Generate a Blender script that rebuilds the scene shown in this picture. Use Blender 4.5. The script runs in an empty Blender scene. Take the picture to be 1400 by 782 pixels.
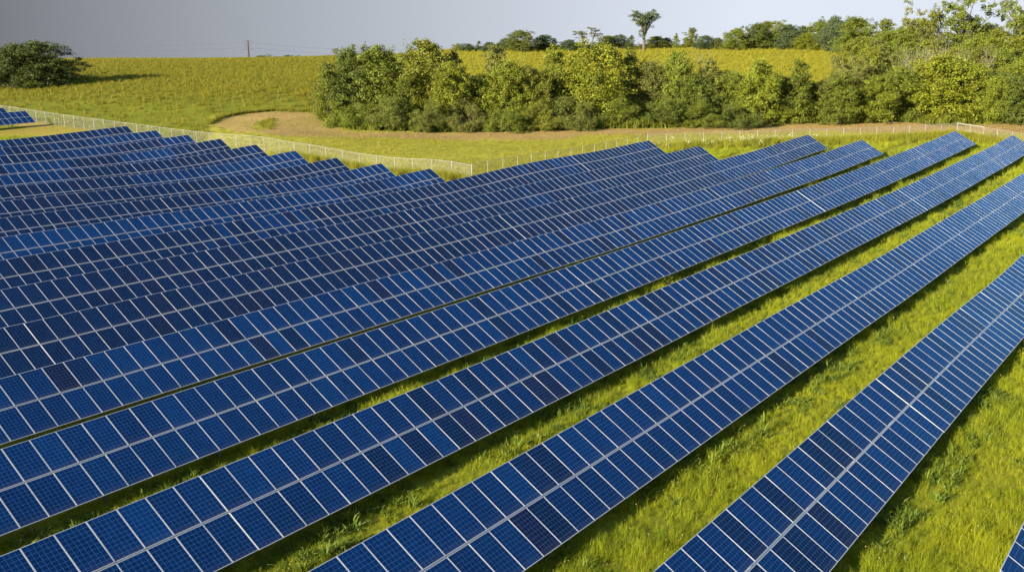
import bpy, math, random
import numpy as np
from mathutils import Vector, Matrix

random.seed(7)
HAZE = 0
RNG = np.random.default_rng(11)
scene = bpy.context.scene
COL = scene.collection
PI = math.pi

# ------------------------------------------------------------------ camera frame (real metres)
CAM_Z = 16.48
PITCH, YAW, FPX = math.radians(14.0), math.radians(37.046), 1314.4
CY, SY = math.cos(YAW), math.sin(YAW)
TILT, HALF, PITCHX = math.radians(30.27), 1.725, 1.01
ROW_Y0, ROW_S = 9.7471, 7.6207          # row 2 middle line, row spacing
MID_H = 1.55                            # height of the table's middle above ground
HZ = 391 - FPX * math.tan(PITCH)        # eye-level line

def plan(u, D, z=5.0):
    """plan position at viewing bearing u (photo column) and depth D metres"""
    lat = (u - 700) / FPX * (D * math.cos(PITCH) + (CAM_Z - z) * math.sin(PITCH))
    return CY * D + SY * lat, SY * D - CY * lat

def z_at_v(v, D):
    """height of a point at depth D (along the level bearing) seen on photo line v (small-angle exact)"""
    a = math.atan((v - 391) / FPX) + PITCH
    return CAM_Z - math.tan(a) * D

def uv_of(x, y, z):
    cp, sp = math.cos(PITCH), math.sin(PITCH)
    dz = z - CAM_Z
    f = (CY * x + SY * y) * cp - dz * sp
    r = SY * x - CY * y
    up = (CY * x + SY * y) * sp + dz * cp
    f = np.where(np.abs(f) < .1, .1, f)
    return 700 + FPX * r / f, 391 - FPX * up / f, f

# ------------------------------------------------------------------ terrain
CTRL = [
 (32.3,9.75,0),(40,9.75,.03),(50.5,9.75,0),(67.3,9.75,-.3),(100,9.75,-.1),(140,9.75,.4),
 (18.6,17.4,0),(26,17.4,0),(39,17.4,0),(51,17.4,0),(77,17.4,.02),(89,17.4,.11),(111,17.4,.31),(150,17.4,1.2),
 (12.8,25,0),(26.3,25,-.02),(42,25,-.04),(55.5,25,.07),(72.5,25,.14),(83,25,.17),(127.4,25,.86),(154.8,25,1.65),
 (13.8,32.6,-.02),(22,32.6,-.02),(34.5,32.6,-.03),(54.7,32.6,.03),(79.6,32.6,.22),(93.6,32.6,.37),(127.2,32.6,1.06),(153,32.6,1.9),
 (17.4,40.2,.01),(27.6,40.2,.02),(42.7,40.2,0),(67.3,40.2,.08),(94.8,41,.55),(114.7,40.2,.88),(135,41,1.6),
 (21,48,.06),(26.5,48,.05),(50.9,48,.12),(68.3,48,.19),(80,48,.38),(106.4,49,.93),(135.3,48.5,1.93),
 (24.7,55.5,.18),(60,55.5,.3),(93.5,56,.75),(116.4,56,1.32),
 (28.5,63.5,.3),(74.2,64.6,.6),(105,63.1,1.25),(116.5,64,1.7),
 (32.5,71.5,.36),(80.4,72.2,.68),(36.2,79,.48),(80.4,79.8,.85),(40.3,87.4,.69),(80.6,87.4,1.08),(44,95,.9),(80.7,95,1.45),
 (47.6,102.7,1.02),(80.7,102.7,1.73),(51.3,110.3,1.22),(80.7,110.3,2),(55,118,1.4),(81,118,2.13),(58.6,125.5,1.6),(81,125.5,2.4),
 (62.3,133,1.8),(81,133,2.6),(77,163.6,3.45),(81.4,163.6,3.6),
 (-20,0,0),(-20,40,0),(0,0,0),(0,-40,0),(60,-40,0),(-60,-40,0),(130,-20,.2),(190,0,2),(0,80,.3),(0,140,1.2),(-60,60,0),(20,150,2.2),
]
FAR = {
 -220: [(195,4.6),(260,7.2),(330,10.6),(400,11)],
 -80:  [(185,4.3),(240,6.0),(270,8.0),(330,10.8),(420,11)],
 0:    [('v',153,182),('v',122,240),('v',104,266),('v',86,335),('z',10.5,450)],
 100:  [('v',166,170),('v',116,245),('v',100,268),('v',84.5,335),('z',10,460)],
 250:  [('v',190,147),('v',140,190),('v',112,240),('v',96,290),('v',81.8,380),('z',9,520)],
 350:  [('v',207,131),('v',178,152),('v',150,182),('v',116,235),('v',95,300),('v',81,390),('z',9,540)],
 440:  [('v',219,125),('v',180,154),('v',155,178),('v',120,225),('v',95,300),('v',79.5,400),('z',9,560)],
 600:  [('v',242,111),('v',210,134),('v',178,161),('v',105,265),('v',71,360),('z',11,540)],
 800:  [('v',195,148),('v',173,166),('v',106,265),('v',67.5,360),('z',12,540)],
 1000: [('v',196,147),('v',172,170),('v',103,265),('v',65.5,350),('z',13,540)],
 1200: [('v',191,153),('v',163,178),('v',102,255),('v',67,330),('z',13,520)],
 1400: [('v',203,142),('v',167,174),('v',102,245),('v',72,310),('z',13,500)],
 1600: [('z',2,140),('z',3,175),('z',9,245),('z',14,310),('z',13,480)],
 1900: [('z',1.8,130),('z',3,175),('z',8,245),('z',12,310),('z',12,450)],
}
ctrl = [list(c) for c in CTRL]
for u, kn in FAR.items():
    for k in kn:
        if k[0] == 'v': x, y = plan(u, k[2]); ctrl.append([x, y, z_at_v(k[1], k[2])])
        elif k[0] == 'z': x, y = plan(u, k[2]); ctrl.append([x, y, k[1]])
        else: x, y = plan(u, k[0]); ctrl.append([x, y, k[1]])
ctrl = np.array(ctrl)
CP = ctrl[:, :2] / 100.0
def _phi(r2): return 0.5 * r2 * np.log(r2 + 1e-12)
_d2 = ((CP[:, None, :] - CP[None, :, :]) ** 2).sum(-1)
_n = len(CP)
_A = np.zeros((_n + 3, _n + 3)); _A[:_n, :_n] = _phi(_d2) + np.eye(_n) * 0.002
_A[:_n, _n] = 1; _A[:_n, _n+1:] = CP; _A[_n, :_n] = 1; _A[_n+1:, :_n] = CP.T
_w = np.linalg.solve(_A, np.concatenate([ctrl[:, 2], np.zeros(3)]))
def sstep(a, b, t):
    t = np.clip((t - a) / (b - a), 0, 1); return t * t * (3 - 2 * t)
def terrain(x, y):
    x = np.atleast_1d(np.asarray(x, float)); y = np.atleast_1d(np.asarray(y, float))
    out = np.empty(x.shape); xf, yf = x.ravel(), y.ravel(); of = out.reshape(-1)
    for i in range(0, len(xf), 8192):
        q = np.stack([xf[i:i+8192], yf[i:i+8192]], 1) / 100.0
        qc = np.clip(q, [-2.0, -2.0], [6.0, 6.0])
        r2 = ((qc[:, None, :] - CP[None]) ** 2).sum(-1)
        of[i:i+8192] = _phi(r2) @ _w[:_n] + _w[_n] + qc @ _w[_n+1:]
    out = np.clip(out, -1.0, 18.0)
    back = (CY * x + SY * y)
    out = out * sstep(-60, -5, back)
    d = np.hypot(x - 130, y - 130)
    return out + (-75 - out) * sstep(420, 1500, d)
def tz(x, y): return float(terrain(x, y)[0])

# ------------------------------------------------------------------ object helpers
def link(o, parent=None):
    COL.objects.link(o)
    if parent is not None: o.parent = parent
    return o
def tag(o, label=None, cat=None, group=None, kind=None):
    if label: o['label'] = label
    if cat: o['category'] = cat
    if group: o['group'] = group
    if kind: o['kind'] = kind
    return o
def empty(name, loc, rz=0.0):
    o = bpy.data.objects.new(name, None); o.empty_display_size = .5
    o.location = loc; o.rotation_euler = (0, 0, rz)
    return link(o)
def mesh_np(name, verts, faces4, mats=(), smooth=False, mat_idx=None, tris=None):
    """mesh from numpy arrays of verts, quads (and triangles)"""
    me = bpy.data.meshes.new(name)
    verts = np.asarray(verts, np.float32); faces4 = np.asarray(faces4, np.int32).reshape(-1, 4)
    nt = 0 if tris is None else len(tris)
    nq = len(faces4)
    me.vertices.add(len(verts)); me.vertices.foreach_set('co', verts.ravel())
    li = faces4.ravel()
    if nt: li = np.concatenate([li, np.asarray(tris, np.int32).ravel()])
    me.loops.add(len(li)); me.loops.foreach_set('vertex_index', li)
    me.polygons.add(nq + nt)
    st = np.concatenate([np.arange(nq) * 4, nq * 4 + np.arange(nt) * 3]).astype(np.int32)
    me.polygons.foreach_set('loop_start', st)
    if mat_idx is not None: me.polygons.foreach_set('material_index', np.asarray(mat_idx, np.int32))
    me.polygons.foreach_set('use_smooth', np.full(nq + nt, bool(smooth)))
    for m in mats: me.materials.append(m)
    me.update(calc_edges=True); me.validate(clean_customdata=False)
    return me
class MB:
    """collects boxes and tubes; build() links them as one mesh object"""
    def __init__(s): s.v = []; s.f = []; s.m = []
    def quad(s, a, b, c, d, m=0):
        n = len(s.v); s.v += [tuple(a), tuple(b), tuple(c), tuple(d)]; s.f.append((n, n+1, n+2, n+3)); s.m.append(m)
    def box(s, x0, x1, y0, y1, z0, z1, m=0, M=None):
        P = [Vector(p) for p in ((x0,y0,z0),(x1,y0,z0),(x1,y1,z0),(x0,y1,z0),(x0,y0,z1),(x1,y0,z1),(x1,y1,z1),(x0,y1,z1))]
        if M is not None: P = [M @ p for p in P]
        n = len(s.v); s.v += [tuple(p) for p in P]
        for q in ((3,2,1,0),(4,5,6,7),(0,1,5,4),(1,2,6,5),(2,3,7,6),(3,0,4,7)):
            s.f.append(tuple(n + i for i in q)); s.m.append(m)
    def tube(s, pts, rad, seg=7, m=0):
        pts = [Vector(p) for p in pts]; n0 = len(s.v)
        if not hasattr(rad, '__len__'): rad = [rad] * len(pts)
        for i, p in enumerate(pts):
            t = (pts[min(i+1, len(pts)-1)] - pts[max(i-1, 0)]).normalized()
            a = t.cross(Vector((0, 0, 1)) if abs(t.z) < .9 else Vector((1, 0, 0))).normalized(); b = t.cross(a)
            for k in range(seg):
                c = 2 * PI * k / seg
                s.v.append(tuple(p + (a * math.cos(c) + b * math.sin(c)) * rad[i]))
        for i in range(len(pts) - 1):
            for k in range(seg):
                k2 = (k + 1) % seg
                s.f.append((n0 + i*seg + k, n0 + i*seg + k2, n0 + (i+1)*seg + k2, n0 + (i+1)*seg + k)); s.m.append(m)
    def mesh(s, name, mats, smooth=False):
        return mesh_np(name, np.array(s.v), s.f, mats, smooth, s.m)
    def build(s, name, mats, parent=None, smooth=False):
        if not isinstance(mats, (list, tuple)): mats = [mats]
        return link(bpy.data.objects.new(name, s.mesh(name, mats, smooth)), parent)

# ------------------------------------------------------------------ materials
def new_mat(name):
    m = bpy.data.materials.new(name); m.use_nodes = True
    nt = m.node_tree; nt.nodes.clear()
    out = nt.nodes.new('ShaderNodeOutputMaterial')
    return m, nt, out
def N(nt, t, **kw):
    n = nt.nodes.new(t)
    for k, v in kw.items():
        if k.startswith('i_'):
            n.inputs[int(k[2:]) if k[2:].isdigit() else k[2:].replace('_', ' ')].default_value = v
        else: setattr(n, k, v)
    return n
def L(nt, a, b): nt.links.new(a, b)
def math_n(nt, op, a, b=None, c=None):
    n = nt.nodes.new('ShaderNodeMath'); n.operation = op
    for i, q in enumerate((a, b, c)):
        if q is None: continue
        if isinstance(q, (int, float)): n.inputs[i].default_value = q
        else: L(nt, q, n.inputs[i])
    return n.outputs[0]
def mix_col(nt, fac, a, b, blend='MIX'):
    n = nt.nodes.new('ShaderNodeMix'); n.data_type = 'RGBA'; n.blend_type = blend
    for sock, q in ((n.inputs['Factor'], fac), (n.inputs[6], a), (n.inputs[7], b)):
        if isinstance(q, (int, float)): sock.default_value = q
        elif isinstance(q, tuple): sock.default_value = q if len(q) == 4 else (*q, 1)
        else: L(nt, q, sock)
    return n.outputs[2]
def simple_mat(name, col, rough=.5, metal=0.0, noise=.0, scale=6.0):
    m, nt, out = new_mat(name)
    p = N(nt, 'ShaderNodeBsdfPrincipled'); p.inputs['Roughness'].default_value = rough; p.inputs['Metallic'].default_value = metal
    if noise:
        tc = N(nt, 'ShaderNodeTexCoord'); nz = N(nt, 'ShaderNodeTexNoise', i_Scale=scale, i_Detail=5.0)
        L(nt, tc.outputs['Object'], nz.inputs['Vector'])
        lo = tuple(c * (1 - noise) for c in col); hi = tuple(min(1, c * (1 + noise)) for c in col)
        L(nt, mix_col(nt, nz.outputs['Fac'], lo, hi), p.inputs['Base Color'])
    else: p.inputs['Base Color'].default_value = (*col, 1)
    L(nt, p.outputs[0], out.inputs[0])
    return m

M_FRAME = simple_mat('anodised aluminium', (.36, .36, .38), .42, .2)
M_STEEL = simple_mat('galvanised steel', (.27, .28, .30), .5, .6, .15, 9)
M_POST = simple_mat('fence steel', (.21, .21, .205), .5, .2, .1, 9)
M_BACK = simple_mat('white backsheet', (.55, .55, .56), .6)
M_WOOD = simple_mat('weathered pole wood', (.030, .026, .024), .9, 0, .3, 5)
M_BARK = simple_mat('bark', (.065, .052, .040), .95, 0, .35, 4)
M_DEAD = simple_mat('bleached dead wood', (.17, .145, .11), .9, 0, .25, 4)
M_WIRE = simple_mat('conductor', (.12, .12, .13), .5, .3)

def cell_material():
    """polycrystalline cells: 6 x 10 grid, fine silver gaps and busbars; tint per panel from the object colour or 'tint' attribute"""
    m, nt, out = new_mat('solar cells')
    uv = N(nt, 'ShaderNodeUVMap', uv_map='UVMap'); sp = N(nt, 'ShaderNodeSeparateXYZ'); L(nt, uv.outputs[0], sp.inputs[0])
    def gridline(src, n, w, off=0.0):
        f = math_n(nt, 'FRACT', math_n(nt, 'MULTIPLY_ADD', src, n, off))
        d = math_n(nt, 'ABSOLUTE', math_n(nt, 'SUBTRACT', f, .5))
        return math_n(nt, 'GREATER_THAN', d, .5 - w)
    gx = gridline(sp.outputs[0], 6.0, .017); gy = gridline(sp.outputs[1], 10.0, .017)
    lines = math_n(nt, 'MAXIMUM', gx, gy)
    bus = gridline(sp.outputs[0], 18.0, .022, .5)
    border = math_n(nt, 'MAXIMUM',
        math_n(nt, 'GREATER_THAN', math_n(nt, 'ABSOLUTE', math_n(nt, 'SUBTRACT', sp.outputs[0], .5)), .493),
        math_n(nt, 'GREATER_THAN', math_n(nt, 'ABSOLUTE', math_n(nt, 'SUBTRACT', sp.outputs[1], .5)), .496))
    tint = N(nt, 'ShaderNodeAttribute', attribute_name='tint'); own = N(nt, 'ShaderNodeAttribute', attribute_name='own_tint')
    oi = N(nt, 'ShaderNodeObjectInfo')
    base = mix_col(nt, own.outputs['Fac'], oi.outputs['Color'], tint.outputs['Color'])
    # crystalline flakes inside the cells, cell to cell shade differences
    tc = N(nt, 'ShaderNodeTexCoord')
    vo = N(nt, 'ShaderNodeTexVoronoi', i_Scale=60.0); L(nt, tc.outputs['Object'], vo.inputs['Vector'])
    cellid = N(nt, 'ShaderNodeTexWhiteNoise', noise_dimensions='3D')
    cx = math_n(nt, 'FLOOR', math_n(nt, 'MULTIPLY', sp.outputs[0], 6.0)); cy = math_n(nt, 'FLOOR', math_n(nt, 'MULTIPLY', sp.outputs[1], 10.0))
    cv = N(nt, 'ShaderNodeCombineXYZ'); L(nt, cx, cv.inputs[0]); L(nt, cy, cv.inputs[1]); L(nt, oi.outputs['Random'], cv.inputs[2])
    L(nt, cv.outputs[0], cellid.inputs['Vector'])
    v = math_n(nt, 'MULTIPLY_ADD', cellid.outputs['Value'], .22, .84)
    fl = N(nt, 'ShaderNodeSeparateColor'); L(nt, vo.outputs['Color'], fl.inputs[0])
    v = math_n(nt, 'MULTIPLY', v, math_n(nt, 'MULTIPLY_ADD', fl.outputs[0], .3, .85))
    vc = N(nt, 'ShaderNodeCombineColor'); [L(nt, v, vc.inputs[i]) for i in range(3)]
    base = mix_col(nt, 1.0, base, vc.outputs[0], 'MULTIPLY')
    c = mix_col(nt, math_n(nt, 'MULTIPLY', bus, .10), base, (.10, .16, .30))
    c = mix_col(nt, math_n(nt, 'MULTIPLY', lines, .55), c, (.12, .20, .36))
    c = mix_col(nt, border, c, (.20, .24, .32))
    # dust gathered along the lower frame edge
    lowedge = math_n(nt, 'MULTIPLY', math_n(nt, 'POWER', math_n(nt, 'SUBTRACT', 1.0, sp.outputs[1]), 14.0), .05)
    c = mix_col(nt, lowedge, c, (.30, .27, .22))
    # thin dust film
    nz = N(nt, 'ShaderNodeTexNoise', i_Scale=1.3, i_Detail=5.0, i_Roughness=.6); L(nt, N(nt, 'ShaderNodeNewGeometry').outputs['Position'], nz.inputs['Vector'])
    c = mix_col(nt, math_n(nt, 'MULTIPLY', nz.outputs['Fac'], .004), c, (.45, .40, .34))
    # blue anti-reflective glass over the cells
    d = N(nt, 'ShaderNodeBsdfDiffuse'); L(nt, c, d.inputs['Color'])
    gl = N(nt, 'ShaderNodeBsdfGlossy'); gl.inputs['Color'].default_value = (.30, .64, 1.0, 1)
    L(nt, math_n(nt, 'MULTIPLY_ADD', nz.outputs['Fac'], .10, .10), gl.inputs['Roughness'])
    fr = N(nt, 'ShaderNodeFresnel'); fr.inputs['IOR'].default_value = 1.25
    mx = N(nt, 'ShaderNodeMixShader'); L(nt, math_n(nt, 'MULTIPLY', fr.outputs[0], .50), mx.inputs[0])
    L(nt, d.outputs[0], mx.inputs[1]); L(nt, gl.outputs[0], mx.inputs[2]); L(nt, mx.outputs[0], out.inputs[0])
    return m
M_CELL = cell_material()

def leaf_material(name, trans=.35, attr='tint'):
    m, nt, out = new_mat(name)
    at = N(nt, 'ShaderNodeAttribute', attribute_name=attr); oi = N(nt, 'ShaderNodeObjectInfo')
    c = mix_col(nt, 1.0, oi.outputs['Color'], at.outputs['Color'], 'MULTIPLY')
    d = N(nt, 'ShaderNodeBsdfPrincipled', i_Roughness=.6); L(nt, c, d.inputs['Base Color'])
    d.inputs['Specular IOR Level'].default_value = .25
    t = N(nt, 'ShaderNodeBsdfTranslucent'); L(nt, mix_col(nt, 1.0, c, (1.15, 1.1, .55), 'MULTIPLY'), t.inputs['Color'])
    mx = N(nt, 'ShaderNodeMixShader'); mx.inputs[0].default_value = trans
    L(nt, d.outputs[0], mx.inputs[1]); L(nt, t.outputs[0], mx.inputs[2]); L(nt, mx.outputs[0], out.inputs[0])
    return m
M_LEAF = leaf_material('tree leaves', .3)

def grass_material(name, lo, hi, trans=.4):
    """blade colour: per-clump and large-patch variation, both from world position / instance"""
    m, nt, out = new_mat(name)
    oi = N(nt, 'ShaderNodeObjectInfo'); at = N(nt, 'ShaderNodeAttribute', attribute_name='tint')
    g = N(nt, 'ShaderNodeNewGeometry')
    nz = N(nt, 'ShaderNodeTexNoise', i_Scale=.16, i_Detail=4.0, i_Roughness=.65); L(nt, g.outputs['Position'], nz.inputs['Vector'])
    f = math_n(nt, 'MULTIPLY_ADD', nz.outputs['Fac'], 1.5, -.55)
    f = math_n(nt, 'ADD', f, math_n(nt, 'MULTIPLY', oi.outputs['Random'], .55)); 
    cl = N(nt, 'ShaderNodeClamp'); L(nt, f, cl.inputs[0])
    c = mix_col(nt, cl.outputs[0], lo, hi)
    nb = N(nt, 'ShaderNodeTexNoise', i_Scale=.55, i_Detail=3.0); L(nt, g.outputs['Position'], nb.inputs['Vector'])
    dry = N(nt, 'ShaderNodeClamp'); L(nt, math_n(nt, 'MULTIPLY_ADD', nb.outputs['Fac'], 5.0, -3.05), dry.inputs[0])
    c = mix_col(nt, math_n(nt, 'MULTIPLY', dry.outputs[0], .55), c, tuple(q * k for q, k in zip(hi, (.62, .50, 1.6))))
    c = mix_col(nt, 1.0, c, at.outputs['Color'], 'MULTIPLY')
    d = N(nt, 'ShaderNodeBsdfPrincipled', i_Roughness=.55); L(nt, c, d.inputs['Base Color']); d.inputs['Specular IOR Level'].default_value = .2
    t = N(nt, 'ShaderNodeBsdfTranslucent'); L(nt, mix_col(nt, 1.0, c, (1.15, 1.1, .5), 'MULTIPLY'), t.inputs['Color'])
    mx = N(nt, 'ShaderNodeMixShader'); mx.inputs[0].default_value = trans
    L(nt, d.outputs[0], mx.inputs[1]); L(nt, t.outputs[0], mx.inputs[2]); L(nt, mx.outputs[0], out.inputs[0])
    return m

def ground_material():
    m, nt, out = new_mat('meadow ground')
    at = N(nt, 'ShaderNodeAttribute', attribute_name='cover')
    g = N(nt, 'ShaderNodeNewGeometry')
    n1 = N(nt, 'ShaderNodeTexNoise', i_Scale=.09, i_Detail=6.0, i_Roughness=.65)
    n2 = N(nt, 'ShaderNodeTexNoise', i_Scale=1.6, i_Detail=6.0, i_Roughness=.7)
    n3 = N(nt, 'ShaderNodeTexNoise', i_Scale=9.0, i_Detail=3.0)
    for n in (n1, n2, n3): L(nt, g.outputs['Position'], n.inputs['Vector'])
    v = math_n(nt, 'MULTIPLY_ADD', n1.outputs['Fac'], 1.0, .5)
    v = math_n(nt, 'MULTIPLY', v, math_n(nt, 'MULTIPLY_ADD', n2.outputs['Fac'], 1.3, .35))
    v = math_n(nt, 'MULTIPLY', v, math_n(nt, 'MULTIPLY_ADD', n3.outputs['Fac'], .8, .6))
    vc = N(nt, 'ShaderNodeCombineColor'); [L(nt, v, vc.inputs[i]) for i in range(3)]
    c = mix_col(nt, 1.0, at.outputs['Color'], vc.outputs[0], 'MULTIPLY')
    p = N(nt, 'ShaderNodeBsdfPrincipled', i_Roughness=.95); L(nt, c, p.inputs['Base Color']); p.inputs['Specular IOR Level'].default_value = .05
    b = N(nt, 'ShaderNodeBump', i_Strength=.6, i_Distance=.12); L(nt, n2.outputs['Fac'], b.inputs['Height']); L(nt, b.outputs[0], p.inputs['Normal'])
    L(nt, p.outputs[0], out.inputs[0])
    return m

def chain_material():
    """woven wire: thin diagonal wires, open between them"""
    m, nt, out = new_mat('chain link')
    uv = N(nt, 'ShaderNodeUVMap', uv_map='UVMap'); sp = N(nt, 'ShaderNodeSeparateXYZ'); L(nt, uv.outputs[0], sp.inputs[0])
    def diag(op):
        s = math_n(nt, op, sp.outputs[0], sp.outputs[1])
        f = math_n(nt, 'FRACT', math_n(nt, 'DIVIDE', s, .07))
        return math_n(nt, 'LESS_THAN', f, .055)
    w = math_n(nt, 'MAXIMUM', diag('ADD'), diag('SUBTRACT'))
    p = N(nt, 'ShaderNodeBsdfPrincipled', i_Roughness=.5); p.inputs['Base Color'].default_value = (.20, .195, .185, 1); p.inputs['Metallic'].default_value = .1
    t = N(nt, 'ShaderNodeBsdfTransparent'); mx = N(nt, 'ShaderNodeMixShader')
    L(nt, w, mx.inputs[0]); L(nt, t.outputs[0], mx.inputs[1]); L(nt, p.outputs[0], mx.inputs[2]); L(nt, mx.outputs[0], out.inputs[0])
    return m

# ------------------------------------------------------------------ ground sheet
def in_poly(px, py, poly):
    r = np.zeros(px.shape, bool); n = len(poly)
    for i in range(n):
        (x1, y1), (x2, y2) = poly[i], poly[i-1]
        c = ((y1 > py) != (y2 > py)) & (px < (x2 - x1) * (py - y1) / ((y2 - y1) + 1e-9) + x1)
        r ^= c
    return r
FENCE = [(84.5, 215.0), (84.5, 69.5), (125.0, 69.5), (168.0, 37.0), (157.5, 23.0), (157.5, -30)]
TAN = [(285,172),(300,163),(330,156.5),(370,153),(420,154),(437,157),(452,170),(475,180),(560,182),(700,178),(880,176),(960,172),(1060,166),(1110,163),
       (1180,163),(1230,167),(1290,172),(1340,171),(1400,165),(1460,165),(1460,186),(1400,184),(1300,180),(1200,181),(1100,180),(950,183),(860,185),(790,187),(740,191),
       (640,192),(540,190),(450,188),(400,187),(330,181)]
ISLE = [(338,176),(352,167),(370,162.5),(376,163),(375,177.5),(355,178.5)]
C_NEAR = np.array([.13, .13, .010]); C_MOWN = np.array([.20, .185, .022]); C_TAN = np.array([.215, .150, .050])
C_HILL = np.array([.105, .112, .007]); C_HILLTOP = np.array([.13, .110, .007]); C_GOLD = np.array([.185, .168, .012]); C_COPSE = np.array([.05, .06, .012])
SITE = [(-200,215),(84.5,215),(84.5,69.5),(125,69.5),(168,37),(157.5,23),(157.5,-80),(-200,-80)]
def cover_color(x, y, z):
    u, v, f = uv_of(x, y, z)
    D = CY * x + SY * y
    jit = 3.0 * np.sin(x * .21 + 1.3 * np.sin(y * .13)) * np.sin(y * .17) 
    c = np.tile(C_HILL, (len(x), 1))
    site = in_poly(x, y, SITE)
    left = (u < 455)
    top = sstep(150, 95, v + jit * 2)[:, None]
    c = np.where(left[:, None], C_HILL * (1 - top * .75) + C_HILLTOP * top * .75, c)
    mown = (u >= 285) & (v > 150) & (D > 60)
    c = np.where(mown[:, None] & ~((u < 340) & (v < 158))[:, None], C_MOWN, c)
    gold = (D > 195) & (u > 560)
    c = np.where(gold[:, None], C_GOLD, c)
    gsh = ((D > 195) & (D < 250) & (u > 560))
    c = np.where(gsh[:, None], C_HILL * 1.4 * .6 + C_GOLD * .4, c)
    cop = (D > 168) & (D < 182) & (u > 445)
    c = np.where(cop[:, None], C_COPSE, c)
    jit2 = 2.2 * np.sin(x * .47 + 2 * np.sin(y * .31)) * np.sin(y * .53 + x * .2) + 1.2 * np.sin(x * 1.1) * np.sin(y * 1.3 + 1)
    tanm = in_poly(u + jit2 * 2.5, v + jit * .3 + jit2 * .5, TAN) & (D > 60)
    grn = (.5 + .5 * np.sin(x * .13 + 1.7 * np.sin(y * .09)) * np.sin(y * .16 + 1))[:, None] * .55 * (u < 520)[:, None]
    c = np.where(tanm[:, None], C_TAN * (1 - grn) + C_MOWN * .85 * grn, c)
    isl = in_poly(u, v, ISLE) & (D > 60)
    c = np.where(isl[:, None], C_MOWN * .9, c)
    c = np.where(site[:, None], C_NEAR, c)
    strip = site & (x > 80.5) & (y > 70)
    c = np.where(strip[:, None], np.array([.24, .18, .05]), c)
    lane = site & (y > 136) & (y < 160)
    c = np.where(lane[:, None], np.array([.19, .15, .025]), c)
    far = np.hypot(x - 130, y - 130) > 520
    c = np.where(far[:, None], np.array([.08, .085, .02]), c)
    return c
def axis(lo, hi, a, b, step, far):
    core = np.arange(a, b + .1, step)
    out = []; s = step; q = a
    while q > lo: s *= 1.35; q -= s; out.append(q)
    left = out[::-1]; out = []; s = step; q = b
    while q < hi: s *= 1.35; q += s; out.append(q)
    return np.concatenate([left, core, out])
xs = axis(-4200, 4500, -20, 330, 1.6, 0); ys = axis(-4200, 4500, -20, 400, 1.6, 0)
GX, GY = np.meshgrid(xs, ys, indexing='ij')
GZ = terrain(GX, GY)
nx, ny = GX.shape
idx = np.arange(nx * ny).reshape(nx, ny)
quads = np.stack([idx[:-1, :-1], idx[1:, :-1], idx[1:, 1:], idx[:-1, 1:]], -1).reshape(-1, 4)
gv = np.stack([GX.ravel(), GY.ravel(), GZ.ravel()], 1)
gm = mesh_np('ground', gv, quads, [ground_material()], True)
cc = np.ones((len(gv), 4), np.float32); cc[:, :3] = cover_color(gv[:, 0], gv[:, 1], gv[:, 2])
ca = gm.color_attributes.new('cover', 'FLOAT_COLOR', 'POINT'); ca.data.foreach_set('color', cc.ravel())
ground = link(bpy.data.objects.new('ground', gm)); tag(ground, kind='structure')

# ------------------------------------------------------------------ solar panels
PW, PL, PT, FW = 1.001, 1.700, .040, .0165
def panel_geo():
    """one framed module lying in its own plane, origin at its centre, x along the row, y up the slope"""
    a, b = PW / 2, PL / 2
    V = []; F = []; Mx = []
    def ring(x, y, z): return [(-x, -y, z), (x, -y, z), (x, y, z), (-x, y, z)]
    V += ring(a, b, 0) + ring(a - FW, b - FW, 0) + ring(a - FW, b - FW, -.004) + ring(a, b, -PT) + ring(a - .02, b - .02, -PT + .006)
    for k in range(4):
        k2 = (k + 1) % 4
        F.append((k, k2, 4 + k2, 4 + k)); Mx.append(1)
        F.append((4 + k, 4 + k2, 8 + k2, 8 + k)); Mx.append(1)
        F.append((12 + k, 12 + k2, k2, k)); Mx.append(1)
        F.append((16 + k, 16 + k2, 12 + k2, 12 + k)); Mx.append(1)
    F.append((8, 9, 10, 11)); Mx.append(0)
    F.append((19, 18, 17, 16)); Mx.append(2)
    return np.array(V, float), np.array(F), np.array(Mx)
PV, PF, PM = panel_geo()
GLASS = 16
def with_uv(me, nrep):
    uvl = me.uv_layers.new(name='UVMap')
    per = len(PF) * 4
    base = np.zeros((per, 2), np.float32); base[GLASS*4:GLASS*4+4] = [(0, 0), (1, 0), (1, 1), (0, 1)]
    uvl.data.foreach_set('uv', np.tile(base, (nrep, 1)).ravel())
    return me
# frame and laminate as separate meshes for the near rows, one mesh for the rest
frame_mesh = mesh_np('panel_frame', PV, PF[:16], [M_FRAME])
gl_v = np.concatenate([PV[8:12], PV[16:20] + np.array([0, 0, .0])])
lam_mesh = mesh_np('solar_panel', gl_v, [(0, 1, 2, 3), (7, 6, 5, 4)], [M_CELL, M_BACK], False, [0, 1])
_uv = lam_mesh.uv_layers.new(name='UVMap'); _uv.data.foreach_set('uv', np.array([0,0,1,0,1,1,0,1, 0,0,1,0,1,1,0,1], np.float32))
full_mesh = with_uv(mesh_np('solar_panel', PV, PF, [M_CELL, M_FRAME, M_BACK], False, PM), 1)

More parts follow.
